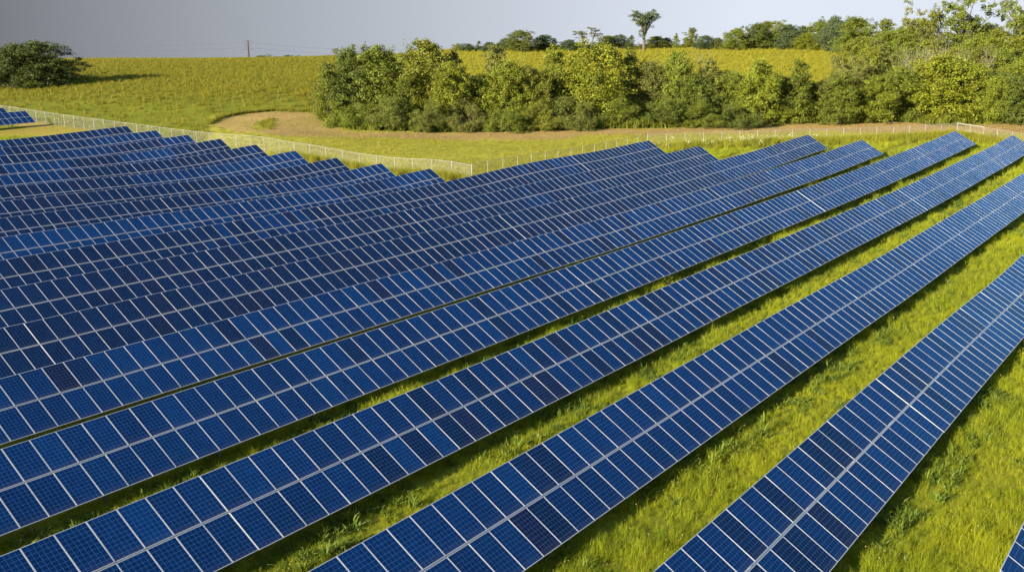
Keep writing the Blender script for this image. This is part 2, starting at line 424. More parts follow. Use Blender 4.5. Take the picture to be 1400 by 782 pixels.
TINT = {'blue': (.0002, .0160, .070), 'bright': (.0002, .0200, .082), 'navy': (.0008, .0100, .042), 'plum': (.0034, .0092, .036)}
def panel_tint(row, col, up):
    r = random.Random(row * 7919 + (col // (3 if row in (7, 8, 9) else 2)) * 31 + up * 7)
    q = random.Random(row * 977 + col * 13 + up)
    seg = random.Random(row * 131 + col // 18).random()
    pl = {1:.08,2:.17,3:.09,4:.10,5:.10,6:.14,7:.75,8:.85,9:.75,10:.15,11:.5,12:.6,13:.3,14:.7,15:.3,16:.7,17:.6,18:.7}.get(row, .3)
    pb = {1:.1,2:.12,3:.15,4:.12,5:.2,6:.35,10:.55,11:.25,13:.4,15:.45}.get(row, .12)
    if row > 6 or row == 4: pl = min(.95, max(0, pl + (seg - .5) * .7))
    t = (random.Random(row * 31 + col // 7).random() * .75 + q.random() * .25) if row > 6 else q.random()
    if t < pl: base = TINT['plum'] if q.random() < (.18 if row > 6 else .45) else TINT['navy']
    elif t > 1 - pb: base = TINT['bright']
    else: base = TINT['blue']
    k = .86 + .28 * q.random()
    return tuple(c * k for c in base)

ROWS = {   # row number: west end, east end
 1:(14,104),2:(15,124),3:(9,150),4:(5.5,154.9),5:(5.5,154.0),6:(9,135.2),7:(12,135.2),8:(16,116.5),9:(20,116.5),10:(24,80.5),11:(28,80.5),12:(32,80.6),
 13:(36,80.7),14:(40,80.7),15:(44,80.8),16:(48,81),17:(52,81),18:(56,81.1),22:(66,81.4),23:(70,81.4)}
LAB = {
 1:'solar array row whose corner just shows at the bottom right edge of the photo',
 2:'nearest long solar row, running steeply up the right side between two sunlit grass lanes',
 3:'solar row reaching the bottom edge at centre, between the two widest bright grass lanes',
 4:'solar row starting in the bottom left corner, with sunlit grass only below it',
 5:'solar row with wide shaded grass strip below and a hairline dark slit above at left',
 6:'bright blue solar row just above the hairline slit, its end clear in the grass',
 7:'dark navy solar row with free end beside white wildflowers, directly behind bright blue row',
 8:'dark plum solar row with the shorter of two stepped ends by the right fence',
 9:'navy solar row whose top edge hides fence posts, leftmost stepped end by right fence',
 10:'bright blue solar row ending where the left fence meets the panels, lowest stair step',
 11:'second stepped solar row up from where the left fence meets the panels',
 12:'third stepped solar row up from where the left fence meets the panels',
 13:'fourth stepped solar row up from where the left fence meets the panels',
 14:'fifth stepped solar row along left fence, facing the tan bare patch',
 15:'fourth stepped solar row from the top, just left of the tan bare patch',
 16:'third stepped solar row from the top of the main block at left fence',
 17:'second stepped solar row from the top of the main block at left fence',
 18:'rearmost stepped solar row of the main block, backed by the dry grass lane',
 22:'short stretch of solar row at far left beyond grass lane, nearer of two',
 23:'sliver of solar row at far left edge, behind the other short stretch'}
ct, st = math.cos(TILT), math.sin(TILT)
def row_mats(row):
    """centre position and frame of every column, in world space"""
    x0, x1 = ROWS[row]; y = ROW_Y0 + ROW_S * (row - 2)
    n = int(round((x1 - x0) / PITCHX)); cx = x1 - PITCHX * (np.arange(n)[::-1] + .5)
    za = terrain(cx, np.full(n, y)); zb = terrain(cx + .5, np.full(n, y)); zc = terrain(cx - .5, np.full(n, y))
    # tables are rigid over a few metres: smooth the ground line
    ker = np.ones(9) / 9; zp = np.pad(za, 4, mode='edge'); zs = np.convolve(zp, ker, 'valid')
    slope = np.gradient(zs, PITCHX) if n > 1 else np.zeros(n)
    return cx, y, zs, slope
POST_MESHES = {}
def post_mesh(h, name='post'):
    key = round(h, 2)
    if key not in POST_MESHES:
        b = MB(); b.box(-.05, .05, -.075, -.065, -.3, h); b.box(-.05, .05, .065, .075, -.3, h); b.box(-.006, .006, -.065, .065, -.3, h)
        POST_MESHES[key] = b.mesh('post', [M_STEEL])
    return POST_MESHES[key]
for row in ROWS:
    cx, y, zs, sl = row_mats(row)
    n = len(cx)
    root = empty('solar_array', (cx[0] - .5, y, zs[0])); org = Vector(root.location)
    tag(root, LAB[row], 'solar array', 'rows of tilted solar panels' )
    items = []
    for i in range(n):
        ang = math.atan(sl[i]); tb_ = random.Random(row * 401 + (i + row * 7) // 20)
        ty, tzz, tt = tb_.gauss(0, .012), 0.0, 0.0
        Mx = Matrix.Translation(Vector((cx[i], y + ty, zs[i] + MID_H + abs(tzz))) - org) @ Matrix.Rotation(-ang, 4, 'Y') @ Matrix.Rotation(TILT + tt, 4, 'X')
        for up in (0, 1):
            wob = random.Random(row * 50021 + i * 2 + up)
            Mp = Mx @ Matrix.Translation((0, (.8775 if up else -.8775), wob.uniform(-.001, .001))) @ Matrix.Rotation(wob.gauss(0, .0025), 4, 'X') @ Matrix.Rotation(wob.gauss(0, .0015), 4, 'Y')
            w = Mp.translation + org
            u, v, f = uv_of(w.x, w.y, w.z)
            vis = (-25 < u < 1425) and (v < 830) and f > 1
            items.append((0 if vis else 1, w.x * w.x + w.y * w.y + (w.z - CAM_Z) ** 2, i, up, Mp))
    items.sort(key=lambda t: t[:2])
    keep, rest = items[:100], items[100:]
    for _, _, i, up, Mp in keep:
        near = row <= 5
        o = bpy.data.objects.new('solar_panel', lam_mesh if near else full_mesh)
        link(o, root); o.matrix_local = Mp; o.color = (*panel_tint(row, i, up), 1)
        if near: link(bpy.data.objects.new('panel_frame', frame_mesh), o)
    if rest:
        V = []; tn = []
        for _, _, i, up, Mp in rest:
            A = np.array(Mp)
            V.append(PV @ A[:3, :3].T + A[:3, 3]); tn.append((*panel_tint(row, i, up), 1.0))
        V = np.concatenate(V); k = len(rest)
        F = (PF[None] + (np.arange(k) * len(PV))[:, None, None]).reshape(-1, 4)
        me = with_uv(mesh_np('solar_panels', V, F, [M_CELL, M_FRAME, M_BACK], False, np.tile(PM, k)), k)
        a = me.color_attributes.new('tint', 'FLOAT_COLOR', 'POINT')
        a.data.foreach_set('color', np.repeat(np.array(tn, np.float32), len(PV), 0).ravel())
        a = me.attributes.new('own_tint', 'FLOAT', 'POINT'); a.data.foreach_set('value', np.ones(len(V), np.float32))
        o = link(bpy.data.objects.new('solar_panels', me), root); o['kind'] = 'stuff'
    # rails under the panels, rafters, posts
    b = MB()
    step = 4
    ks = list(range(0, n, step)) + ([n - 1] if (n - 1) % step else [])
    def pt(i, s, d):
        return Vector((cx[i], y + s * ct + d * st, zs[i] + MID_H + s * st - d * ct)) - org
    for s in (-1.45, -.42, 0.0, .42, 1.45):
        for a0, a1 in zip(ks[:-1], ks[1:]):
            P0, P1 = pt(a0, s, .047), pt(a1, s, .047)
            e0 = Vector((-.48, 0, 0)) if a0 == 0 else Vector((0, 0, 0)); e1 = Vector((.48, 0, 0)) if a1 == n - 1 else Vector((0, 0, 0))
            P0 = P0 + e0; P1 = P1 + e1
            hw = .030 if s == 0.0 else .02; mi = 1 if s == 0.0 else 0; dy = Vector((0, hw * ct, hw * st)); dn = Vector((0, .05 * st, -.05 * ct))
            b.quad(P0 - dy, P1 - dy, P1 + dy, P0 + dy, mi); b.quad(P0 + dy + dn, P1 + dy + dn, P1 - dy + dn, P0 - dy + dn, mi)
            b.quad(P0 - dy + dn, P1 - dy + dn, P1 - dy, P0 - dy); b.quad(P0 + dy, P1 + dy, P1 + dy + dn, P0 + dy + dn)
    posts = list(range(1, n, 5))
    for i in posts:
        R = Matrix.Translation(pt(i, 0, .102)) @ Matrix.Rotation(TILT, 4, 'X')
        b.box(-.03, .03, -1.55, 1.55, -.09, -.001, 0, R)
    b.build('mounting_rack', [M_STEEL, M_FRAME], root)
    for i in posts:
        for s in (-.85, .85):
            p = pt(i, s, .19); gz = tz(cx[i], p.y + org.y) - org.z
            o = link(bpy.data.objects.new('post', post_mesh(p.z - gz)), root); o.location = (p.x, p.y, gz)

# ------------------------------------------------------------------ perimeter fence
def build_fence():
    root = empty('chain_link_fence', (84.5, 69.5, tz(84.5, 69.5))); org = Vector(root.location)
    tag(root, 'pale chain link fence with steel posts running round the whole array', 'fence')
    H = 1.95
    pts = []
    for (a, b_) in zip(FENCE[:-1], FENCE[1:]):
        d = math.dist(a, b_); k = max(1, round(d / 3.0))
        for j in range(k): pts.append((a[0] + (b_[0]-a[0]) * j / k, a[1] + (b_[1]-a[1]) * j / k, j == 0))
    pts.append((*FENCE[-1], True))
    G = [Vector((x, y, tz(x, y))) - org for x, y, _ in pts]
    pm = MB(); pm.tube([(0,0,-.2),(0,0,H+.03)], .030, 8); pm.tube([(0,0,H+.03),(0,0,H+.06)], [.042,.012], 8)
    arm = [(0, 0, H + .05), (.0, .0, H + .12)]
    pmesh = pm.mesh('post', [M_POST], True)
    cm = MB(); cm.tube([(0,0,-.2),(0,0,H+.12)], .042, 8); cm.tube([(0,0,H+.12),(0,0,H+.15)], [.05,.02], 8)
    cmesh = cm.mesh('corner_post', [M_POST], True)
    rail = MB(); V = []; F = []; uv = []; dist = 0
    wires = MB()
    for i, (g, p) in enumerate(zip(G, pts)):
        o = link(bpy.data.objects.new('corner_post' if p[2] else 'post', cmesh if p[2] else pmesh), root); o.location = g
        o.rotation_euler = (random.gauss(0, .012), random.gauss(0, .012), 0)
        if i:
            h = G[i-1]; up = Vector((0, 0, H))
            rail.tube([h + up, g + up], .018, 6)
            n0 = len(V); l = (g - h).length
            V += [h + Vector((0,0,.04)), g + Vector((0,0,.04)), g + Vector((0,0,H-.02)), h + Vector((0,0,H-.02))]
            F.append((n0, n0+1, n0+2, n0+3)); uv += [(dist, 0), (dist + l, 0), (dist + l, H), (dist, H)]; dist += l
    rail.build('top_rail', [M_POST], root, True)
    me = mesh_np('wire_mesh', np.array([tuple(v) for v in V]), F, [chain_material()])
    l = me.uv_layers.new(name='UVMap'); l.data.foreach_set('uv', np.array(uv, np.float32).ravel())
    link(bpy.data.objects.new('wire_mesh', me), root)
    # brace rails on both sides of the tall corner by the rear rows
    ci = [i for i, p in enumerate(pts) if p[2]]
    br = MB(); c = ci[3]
    for j in (c + 1, c + 2):
        if j < len(G):
            br.tube([G[j-1] + Vector((0,0,1.0)), G[j] + Vector((0,0,1.0))], .024, 6)
            br.tube([G[j-1] + Vector((0,0,H+.05)), G[j] + Vector((0,0,H+.05))], .034, 6)
    br.build('brace_rail', [simple_mat('white rail', (.27,.27,.265), .5)], root, True)
build_fence()

# ------------------------------------------------------------------ scatter (geometry nodes on a cloud of points, one object per kind of growth)
def blade_mesh(name, nb, hmin, hmax, width, spread, lean, mat, leafy=0.0, seed=0, flower=None, taper=.12):
    r = np.random.default_rng(seed); V = []; F = []; T = []; MI = []
    for _ in range(nb):
        a = r.uniform(0, 2*PI); d = spread * math.sqrt(r.uniform()); bx, by = d*math.cos(a), d*math.sin(a)
        h = r.uniform(hmin, hmax); la = r.uniform(0, 2*PI); ln = abs(r.normal(0, lean)) * h
        w = width * r.uniform(.7, 1.3); wa = r.uniform(0, PI); wx, wy = math.cos(wa)*w/2, math.sin(wa)*w/2
        n0 = len(V); k = 3
        for i in range(k + 1):
            t = i / k; off = ln * t * t
            ww = (1 - t) * (1 - taper) + taper
            if leafy: ww = math.sin(PI * (.15 + .8 * t))
            px, py, pz = bx + math.cos(la)*off, by + math.sin(la)*off, h * t * (1 - .15 * t * lean)
            V += [(px - wx*ww, py - wy*ww, pz), (px + wx*ww, py + wy*ww, pz)]
            T += [1.0] * 2
        tone = r.uniform(.7, 1.25); warm = r.uniform(.92, 1.12)
        for i in range(k):
            F.append((n0+2*i, n0+2*i+1, n0+2*i+3, n0+2*i+2)); MI.append(0)
        T[-2*(k+1):] = [(tone * warm, tone, tone, 1)] * (2*(k+1))
    if flower:
        fm, nf, size = flower
        for _ in range(nf):
            a = r.uniform(0, 2*PI); d = spread*math.sqrt(r.uniform()); bx, by = d*math.cos(a), d*math.sin(a); h = r.uniform(hmin, hmax)
            for q in range(3):
                n0 = len(V); ax = Vector(r.normal(0,1,3)).normalized(); b1 = ax.orthogonal().normalized()*size; b2 = ax.cross(b1)
                c = Vector((bx, by, h)) + Vector(r.normal(0, size*.5, 3))
                V += [tuple(c-b1), tuple(c-b2), tuple(c+b1), tuple(c+b2)]; F.append((n0, n0+1, n0+2, n0+3)); MI.append(1)
                tone = r.uniform(.8, 1.2); T += [(tone, tone, tone, 1)]*4
    me = mesh_np(name, np.array(V), F, [mat] + ([flower[0]] if flower else []), False, MI)
    c = me.color_attributes.new('tint', 'FLOAT_COLOR', 'POINT'); c.data.foreach_set('color', np.array(T, np.float32).ravel())
    return me
def scatter(name, pts, scales, meshes, zsq=(.8, 1.25)):
    src = bpy.data.collections.new(name + '_source')
    for i, me in enumerate(meshes):
        o = bpy.data.objects.new('%s_clump' % name, me); src.objects.link(o)
    me = bpy.data.meshes.new(name); me.vertices.add(len(pts)); me.vertices.foreach_set('co', np.asarray(pts, np.float32).ravel())
    n = len(pts)
    a = me.attributes.new('gsize', 'FLOAT_VECTOR', 'POINT')
    s = np.asarray(scales, np.float32); sv = np.stack([s, s, s * RNG.uniform(*zsq, n)], 1).astype(np.float32); a.data.foreach_set('vector', sv.ravel())
    a = me.attributes.new('gturn', 'FLOAT_VECTOR', 'POINT')
    rv = np.stack([RNG.normal(0, .08, n), RNG.normal(0, .08, n), RNG.uniform(0, 2*PI, n)], 1).astype(np.float32); a.data.foreach_set('vector', rv.ravel())
    a = me.attributes.new('gpick', 'INT', 'POINT'); a.data.foreach_set('value', RNG.integers(0, len(meshes), n).astype(np.int32))
    o = link(bpy.data.objects.new(name, me)); tag(o, kind='stuff')
    ng = bpy.data.node_groups.new(name + ' scatter', 'GeometryNodeTree')
    ng.interface.new_socket('Geometry', in_out='INPUT', socket_type='NodeSocketGeometry'); ng.interface.new_socket('Geometry', in_out='OUTPUT', socket_type='NodeSocketGeometry')
    gi = ng.nodes.new('NodeGroupInput'); go = ng.nodes.new('NodeGroupOutput'); ip = ng.nodes.new('GeometryNodeInstanceOnPoints')
    ci = ng.nodes.new('GeometryNodeCollectionInfo'); ci.inputs[0].default_value = src; ci.inputs['Separate Children'].default_value = True; ci.inputs['Reset Children'].default_value = True
    def attr(nm, dt):
        q = ng.nodes.new('GeometryNodeInputNamedAttribute'); q.data_type = dt; q.inputs['Name'].default_value = nm
        return [s for s in q.outputs if s.enabled and s.name == 'Attribute'][0]
    ng.links.new(gi.outputs[0], ip.inputs['Points']); ng.links.new(ci.outputs[0], ip.inputs['Instance']); ip.inputs['Pick Instance'].default_value = True
    ng.links.new(attr('gpick', 'INT'), ip.inputs['Instance Index'])
    er = ng.nodes.new('FunctionNodeEulerToRotation'); ng.links.new(attr('gturn', 'FLOAT_VECTOR'), er.inputs[0])
    ng.links.new(er.outputs[0], ip.inputs['Rotation']); ng.links.new(attr('gsize', 'FLOAT_VECTOR'), ip.inputs['Scale'])
    ng.links.new(ip.outputs[0], go.inputs[0])
    md = o.modifiers.new('scatter', 'NODES'); md.node_group = ng
    return o
def frustum_pts(D0, D1, dens, u0=-60, u1=1460):
    """evenly spread points on the ground between two depths"""
    A = abs((u1 - u0) / FPX) * (D1**2 - D0**2) / 2; n = int(A * dens)
    D = np.sqrt(RNG.uniform(D0**2, D1**2, n)); u = RNG.uniform(u0, u1, n)
    lat = (u - 700) / FPX * (D * math.cos(PITCH) + 14 * math.sin(PITCH))
    x = CY * D + SY * lat; y = SY * D - CY * lat
    return x, y, D, u
def vnoise(x, y, s, seed=0):
    k = np.random.default_rng(seed).uniform(0, 6.28, 8)
    return .5 + .25 * (np.sin(x*s + k[0] + 1.7*np.sin(y*s*.7 + k[1])) * np.sin(y*s*1.1 + k[2] + 1.3*np.sin(x*s*.6 + k[3])) + np.sin(x*s*2.3 + k[4] + np.sin(y*s*1.9+k[5])) * np.sin(y*s*2.1 + k[6] + np.sin(x*s*1.7+k[7])))

G_LO, G_HI = (.125, .175, .009), (.305, .320, .011)
M_GRASS = grass_material('lane grass', G_LO, G_HI, .4)
M_WEED = grass_material('lane weeds', (.065, .105, .012), (.13, .165, .014), .35)
M_SEED = simple_mat('dry seed heads', (.32, .25, .11), .9)
M_WHITE = simple_mat('white petals', (.75, .75, .68), .8)
M_YELLOW = simple_mat('goldenrod blooms', (.34, .26, .012), .8)
grass_src = [blade_mesh('grass_clump', 46, .12, .42, .0095, .17, .6, M_GRASS, seed=s) for s in range(4)] + \
            [blade_mesh('grass_clump', 22, .22, .52, .012, .15, .5, M_GRASS, seed=s, flower=(M_SEED, 1, .012)) for s in (11,)] + \
            [blade_mesh('grass_clump', 40, .10, .30, .012, .2, .8, M_GRASS, seed=s) for s in (21,)]
weed_src = [blade_mesh('weed_clump', 44, .06, .34, .045, .24, .9, M_WEED, leafy=1, seed=s) for s in range(3)] + [blade_mesh('weed_clump', 36, .10, .55, .035, .16, .6, M_WEED, leafy=1, seed=9)]
def under_table(x, y, lo=-1.6, hi=1.6):
    k = (y - ROW_Y0) / ROW_S; r = np.round(k); d = (k - r) * ROW_S
    return (d > lo) & (d < hi)
P = []; S = []
for D0, D1, dens in ((11, 30, 36), (30, 55, 25), (55, 90, 12), (90, 150, 4.0)):
    x, y, D, u = frustum_pts(D0, D1, dens)
    ok = in_poly(x, y, SITE) & ~under_table(x, y, -.3, 1.2)
    x, y, D = x[ok], y[ok], D[ok]
    P.append(np.stack([x, y, terrain(x, y) - .01], 1))
    S.append(.80 * (.50 + 1.05 * vnoise(x, y, .9, 3) * vnoise(x, y, .23, 5) * 2 * RNG.uniform(.6, 1.2, len(x))) * (1 + .006 * np.maximum(D - 40, 0)))
scatter('grass', np.concatenate(P), np.concatenate(S), grass_src)
P = []; S = []
for D0, D1, dens in ((11, 55, 7.0), (55, 120, 2.4)):
    x, y, D, u = frustum_pts(D0, D1, dens)
    k = (y - ROW_Y0) / ROW_S; d = (k - np.round(k)) * ROW_S
    pr = np.where((d < -.7) & (d > -2.9), 1.0, .05) * sstep(.25, .7, vnoise(x, y, .5, 8))
    ok = in_poly(x, y, SITE) & (RNG.uniform(size=len(x)) < pr) & ~under_table(x, y, -.8, 1.3)
    x, y, D = x[ok], y[ok], D[ok]
    P.append(np.stack([x, y, terrain(x, y)], 1)); S.append(RNG.uniform(.5, 1.15, len(x)))
scatter('weeds', np.concatenate(P), np.concatenate(S), weed_src)

# tall growth along the inside of the fence, with white and yellow flowers
M_TALL = grass_material('fence grass', (.13, .15, .012), (.24, .22, .016), .4)
tall_src = [blade_mesh('tall_grass_clump', 40, .4, 1.1, .03, .35, .45, M_TALL, seed=40 + s) for s in range(3)]
flower_src = [blade_mesh('wildflower_clump', 26, .5, 1.15, .03, .35, .4, M_TALL, seed=50 + s, flower=(M_WHITE, 9, .032)) for s in range(2)]
golden_src = [blade_mesh('goldenrod_clump', 30, .5, 1.2, .03, .35, .35, M_TALL, seed=60 + s, flower=(M_YELLOW, 16, .07)) for s in range(2)]
P = []; Pf = []; Pg = []
for (a, b_), n, w in zip(zip(FENCE[1:-1], FENCE[2:]), (420, 1500, 420, 300), (1.5, 3.5, 2.0, 2.0)):
    t = RNG.uniform(0, 1, n); s = np.abs(RNG.normal(0, w * .5, n)) + .2
    dx, dy = b_[0]-a[0], b_[1]-a[1]; l = math.hypot(dx, dy); nxv, nyv = dy/l, -dx/l
    x = a[0] + dx*t + nxv*s; y = a[1] + dy*t + nyv*s
    x, y = np.where(nyv > 0, x, x), y
    P.append(np.stack([x, y, terrain(x, y)], 1))
n = 420; t = RNG.uniform(0, 1, n); x = 84.5 - np.abs(RNG.normal(0, .7, n)) - .1; y = 69.5 + t * 32
P.append(np.stack([x, y, terrain(x, y)], 1))
for cu, cD, n, sp in ((1050, 148, 26, 4.0), (985, 143, 14, 3.0), (925, 141, 6, 2.0)):
    x0, y0 = plan(cu, cD); x = x0 + RNG.normal(0, sp, n); y = y0 + RNG.normal(0, 1.2, n) - (x - x0) * .75
    Pf.append(np.stack([x, y, terrain(x, y)], 1))
for cu, cD, n in ((1042, 147, 12), (1090, 150, 8)):
    x0, y0 = plan(cu, cD); x = x0 + RNG.normal(0, 1.2, n); y = y0 + RNG.normal(0, 1, n)
    Pg.append(np.stack([x, y, terrain(x, y)], 1))
Pt = np.concatenate(P); scatter('tall_grass', Pt, RNG.uniform(.7, 1.3, len(Pt)), tall_src)
Pf = np.concatenate(Pf); scatter('white_wildflowers', Pf, RNG.uniform(.7, 1.1, len(Pf)), flower_src)

# meadow on the left hill and the golden field behind the copse
M_HILL = grass_material('hill meadow grass', (.088, .102, .006), (.178, .150, .007), .35)
M_GOLDF = grass_material('golden meadow grass', (.155, .158, .010), (.215, .195, .012), .35)
hill_src = [blade_mesh('meadow_clump', 26, .3, .85, .06, .45, .5, M_HILL, seed=70 + s, flower=None) for s in range(4)]
gold_src = [blade_mesh('golden_clump', 24, .3, .9, .06, .45, .5, M_GOLDF, seed=80 + s, flower=None) for s in range(3)]
x, y, D, u = frustum_pts(128, 410, .95, -60, 460)
z = terrain(x, y); uu, vv, _ = uv_of(x, y, z)
ok = ~in_poly(x, y, SITE) & ~in_poly(uu, vv, TAN) & ~((uu > 285) & (vv > 157)) & (RNG.uniform(size=len(x)) < .25 + sstep(150, 110, vv))
hp = np.stack([x, y, z], 1)[ok]
xi, yi, Di, ui = frustum_pts(140, 190, 3.0, 330, 385); zi = terrain(xi, yi); a_, b_, _ = uv_of(xi, yi, zi); oki = in_poly(a_, b_, ISLE)
hp = np.concatenate([hp, np.stack([xi, yi, zi], 1)[oki]])
# the uncut edge round the bare patch
e = []
for (p, q) in zip(TAN[:5], TAN[1:6]):
    for t in np.linspace(0, 1, 60):
        e.append((p[0] + (q[0]-p[0])*t, p[1] + (q[1]-p[1])*t - abs(RNG.normal(0, 1.0))))
ep = []
for (uu_, vv_) in e:
    for D_ in np.arange(130, 220, .5):
        X, Y = plan(uu_, D_)
        if z_at_v(vv_, D_) < tz(X, Y): ep.append((X, Y, tz(X, Y))); break
hp = np.concatenate([hp, np.array(ep)])
uq, vq, _ = uv_of(hp[:, 0], hp[:, 1], hp[:, 2])
hs = RNG.uniform(.55, 1.15, len(hp)) * np.where(in_poly(uq, vq, ISLE), np.clip((uq - 330) / 60, .15, .7), 1)
scatter('meadow_grass', hp, hs, hill_src)
x, y, D, u = frustum_pts(215, 375, .85, 560, 1300)
gp = np.stack([x, y, terrain(x, y)], 1); scatter('golden_meadow', gp, RNG.uniform(.6, 1.2, len(gp)), gold_src)

# ------------------------------------------------------------------ trees
def leaf_quads(centers, outdir, size, r, flat=.45):
    """leaf sprays: one small bent quad pair per spray"""
    n = len(centers)
    nrm = outdir * .6 + r.normal(0, 1, (n, 3)) * .75 + np.array([0, 0, .25]); nrm /= np.linalg.norm(nrm, axis=1)[:, None]
    t = np.cross(nrm, r.normal(0, 1, (n, 3))); t /= np.linalg.norm(t, axis=1)[:, None]; b = np.cross(nrm, t)
    s = (size * r.uniform(.55, 1.35, n))[:, None]
    w = s * r.uniform(.45, .8, n)[:, None]
    V = np.stack([centers - t*s, centers - b*w*.9 + nrm*s*.12, centers + t*s, centers + b*w + nrm*s*.1], 1).reshape(-1, 3)
    return V, np.arange(n * 4).reshape(-1, 4)
def crown_mesh(kind, seed):
    """crown and trunk of one prototype, 10 m tall, about 10 m wide; returns two meshes"""
    r = np.random.default_rng(seed); lobes = []; tb = MB(); H = 10.0
    if kind == 'round':
        wid = r.uniform(3.2, 4.0); top = r.uniform(.36, .52); nl = 64
        lean = r.normal(0, .35, 2)
        for i in range(nl):
            t = (i + r.uniform(0, 1)) / nl; z = .55 + t * (H - 1.2)
            # full skirt at the foot, widest at a third, uneven dome above
            prof = (.80 + .2 * t / .35) if t < .35 else math.cos((t - .35) / .65 * PI * .5) ** top
            a = i * 2.4 + r.uniform(-.7, .7); d = wid * prof * (r.uniform(.45, 1.0) if r.uniform() < .8 else r.uniform(0, .45))
            rad = r.uniform(.75, 1.55) * (1.05 - .35 * t)
            lobes.append((d*math.cos(a) + lean[0]*t, d*math.sin(a) + lean[1]*t, min(z, H - rad*.55), rad))
        for k in range(3): lobes.append((r.normal(0, 1.1), r.normal(0, 1.1), H - .6 - .5*k, .75))
        trunk_h = 3.5; tr = .22
    elif kind == 'tall':
        wid = r.uniform(1.9, 2.4); nl = 48
        for i in range(nl):
            t = (i + r.uniform(0, 1)) / nl; z = .5 + t * (H - 1.0); prof = (.75 + .25 * t / .3) if t < .3 else (1 - ((t - .3) / .7) ** 2.2) ** .7
            a = i * 2.4 + r.uniform(-.8, .8); d = wid * prof * r.uniform(.35, 1); rad = r.uniform(.55, 1.1) * (1.15 - .5 * t)
            lobes.append((d*math.cos(a), d*math.sin(a), z, rad))
        trunk_h = 5; tr = .18
    elif kind == 'shrub':
        for i in range(46):
            a = r.uniform(0, 2*PI); t = r.uniform(0, 1); d = 5.2 * math.sqrt(r.uniform(0, 1)); z = .6 + t * 8.6 * (1 - (d/5.8)**2); rad = r.uniform(.8, 1.6)
            lobes.append((d*math.cos(a), d*math.sin(a), z, rad))
        trunk_h = 2; tr = .15
    elif kind == 'airy':
        stems = 5
        for s in range(stems):
            a = 2*PI*s/stems + r.uniform(-.4, .4); reach = r.uniform(1.8, 3.8); top = r.uniform(7.8, 9.6)
            for k in range(15):
                f = r.uniform(.1, 1); lobes.append((math.cos(a)*reach*f + r.normal(0,.7), math.sin(a)*reach*f + r.normal(0,.7), 2.6 + (top-2.6)*f + r.normal(0,.6), r.uniform(.4, .85)))
        trunk_h = 4; tr = .2
    elif kind == 'vase':
        for s, (a, reach, top) in enumerate(((.1, 3.0, 8.6), (2.2, 2.6, 9.3), (3.3, 2.9, 9.0), (4.6, 2.5, 8.8), (5.6, 2.0, 9.5), (1.2, 1.6, 9.2))):
            for k in range(8):
                f = r.uniform(.3, 1); lobes.append((math.cos(a)*reach*f**1.2 + r.normal(0,.3), math.sin(a)*reach*f**1.2 + r.normal(0,.3), 4.0 + (top-4.0)*f, r.uniform(.45, .85)))
        for k in range(6): lobes.append((r.normal(0,.3), r.normal(0,.3), 3.4 + .4*k, .5))
        trunk_h = 4; tr = .28
    elif kind == 'conifer':
        for i in range(52):
            t = r.uniform(0, 1)**1.2; z = .6 + t * 8.9; a = r.uniform(0, 2*PI); d = 2.6 * (1 - t) * r.uniform(.4, 1) ; lobes.append((d*math.cos(a), d*math.sin(a), z, .3 + .55*(1-t)))
        trunk_h = 9; tr = .16
    elif kind == 'snag':       # half-bare: two stems with a few tufts
        for (sx, top) in ((-1.2, 8.0), (1.3, 9.6)):
            for k in range(9):
                f = r.uniform(.55, 1); lobes.append((sx*f + r.normal(0,.6), r.normal(0,.6), top*f, r.uniform(.3,.6)))
        trunk_h = 2; tr = .16
    V = []; C = []
    for (x, y, z, rad) in lobes:
        k = max(3, int((9 if kind not in ('vase', 'snag', 'airy') else 8) * rad ** 1.7)); lobe_tone = r.uniform(.86, 1.16)
        for _ in range(k):
            d = r.normal(0, 1, 3) + np.array([0, 0, .25]); d /= np.linalg.norm(d); rr = rad * r.uniform(.45, 1.22)
            cc = np.array([x, y, z]) + d * rr * np.array([1.1, 1.1, .85]); sub = rad * r.uniform(.20, .42) + .08
            n = int(r.uniform(24, 48) * (1.0 + sub * 1.3)); e = r.normal(0, 1, (n, 3)) * np.array([.62, .62, .5]) * sub
            c = cc + e + d * np.abs(r.normal(0, .10, n))[:, None] + np.array([0, 0, 1]) * (np.abs(r.normal(0, .14, n)) * (r.uniform(size=n) < .3))[:, None]
            c[:, 2] = np.maximum(c[:, 2], .12)
            v, f = leaf_quads(c, (e + d * .3) / (np.linalg.norm(e + d * .3, axis=1)[:, None] + 1e-6), .108, r)
            tone = lobe_tone * r.uniform(.88, 1.14) * r.uniform(.75, 1.28, n)
            col = np.stack([tone * r.uniform(.94, 1.16, n), tone, tone * r.uniform(.8, 1.1, n), np.ones(n)], 1)
            V.append(v); C.append(np.repeat(col, 4, 0))
    V = np.concatenate(V); C = np.concatenate(C)
    me = mesh_np('crown', V, np.arange(len(V)).reshape(-1, 4), [M_LEAF])
    a = me.color_attributes.new('tint', 'FLOAT_COLOR', 'POINT'); a.data.foreach_set('color', C.astype(np.float32).ravel())
    # trunk and limbs reaching into the lobes
    pick = sorted(lobes, key=lambda q: -q[3])[:14 if kind in ('airy', 'vase', 'snag') else 9]
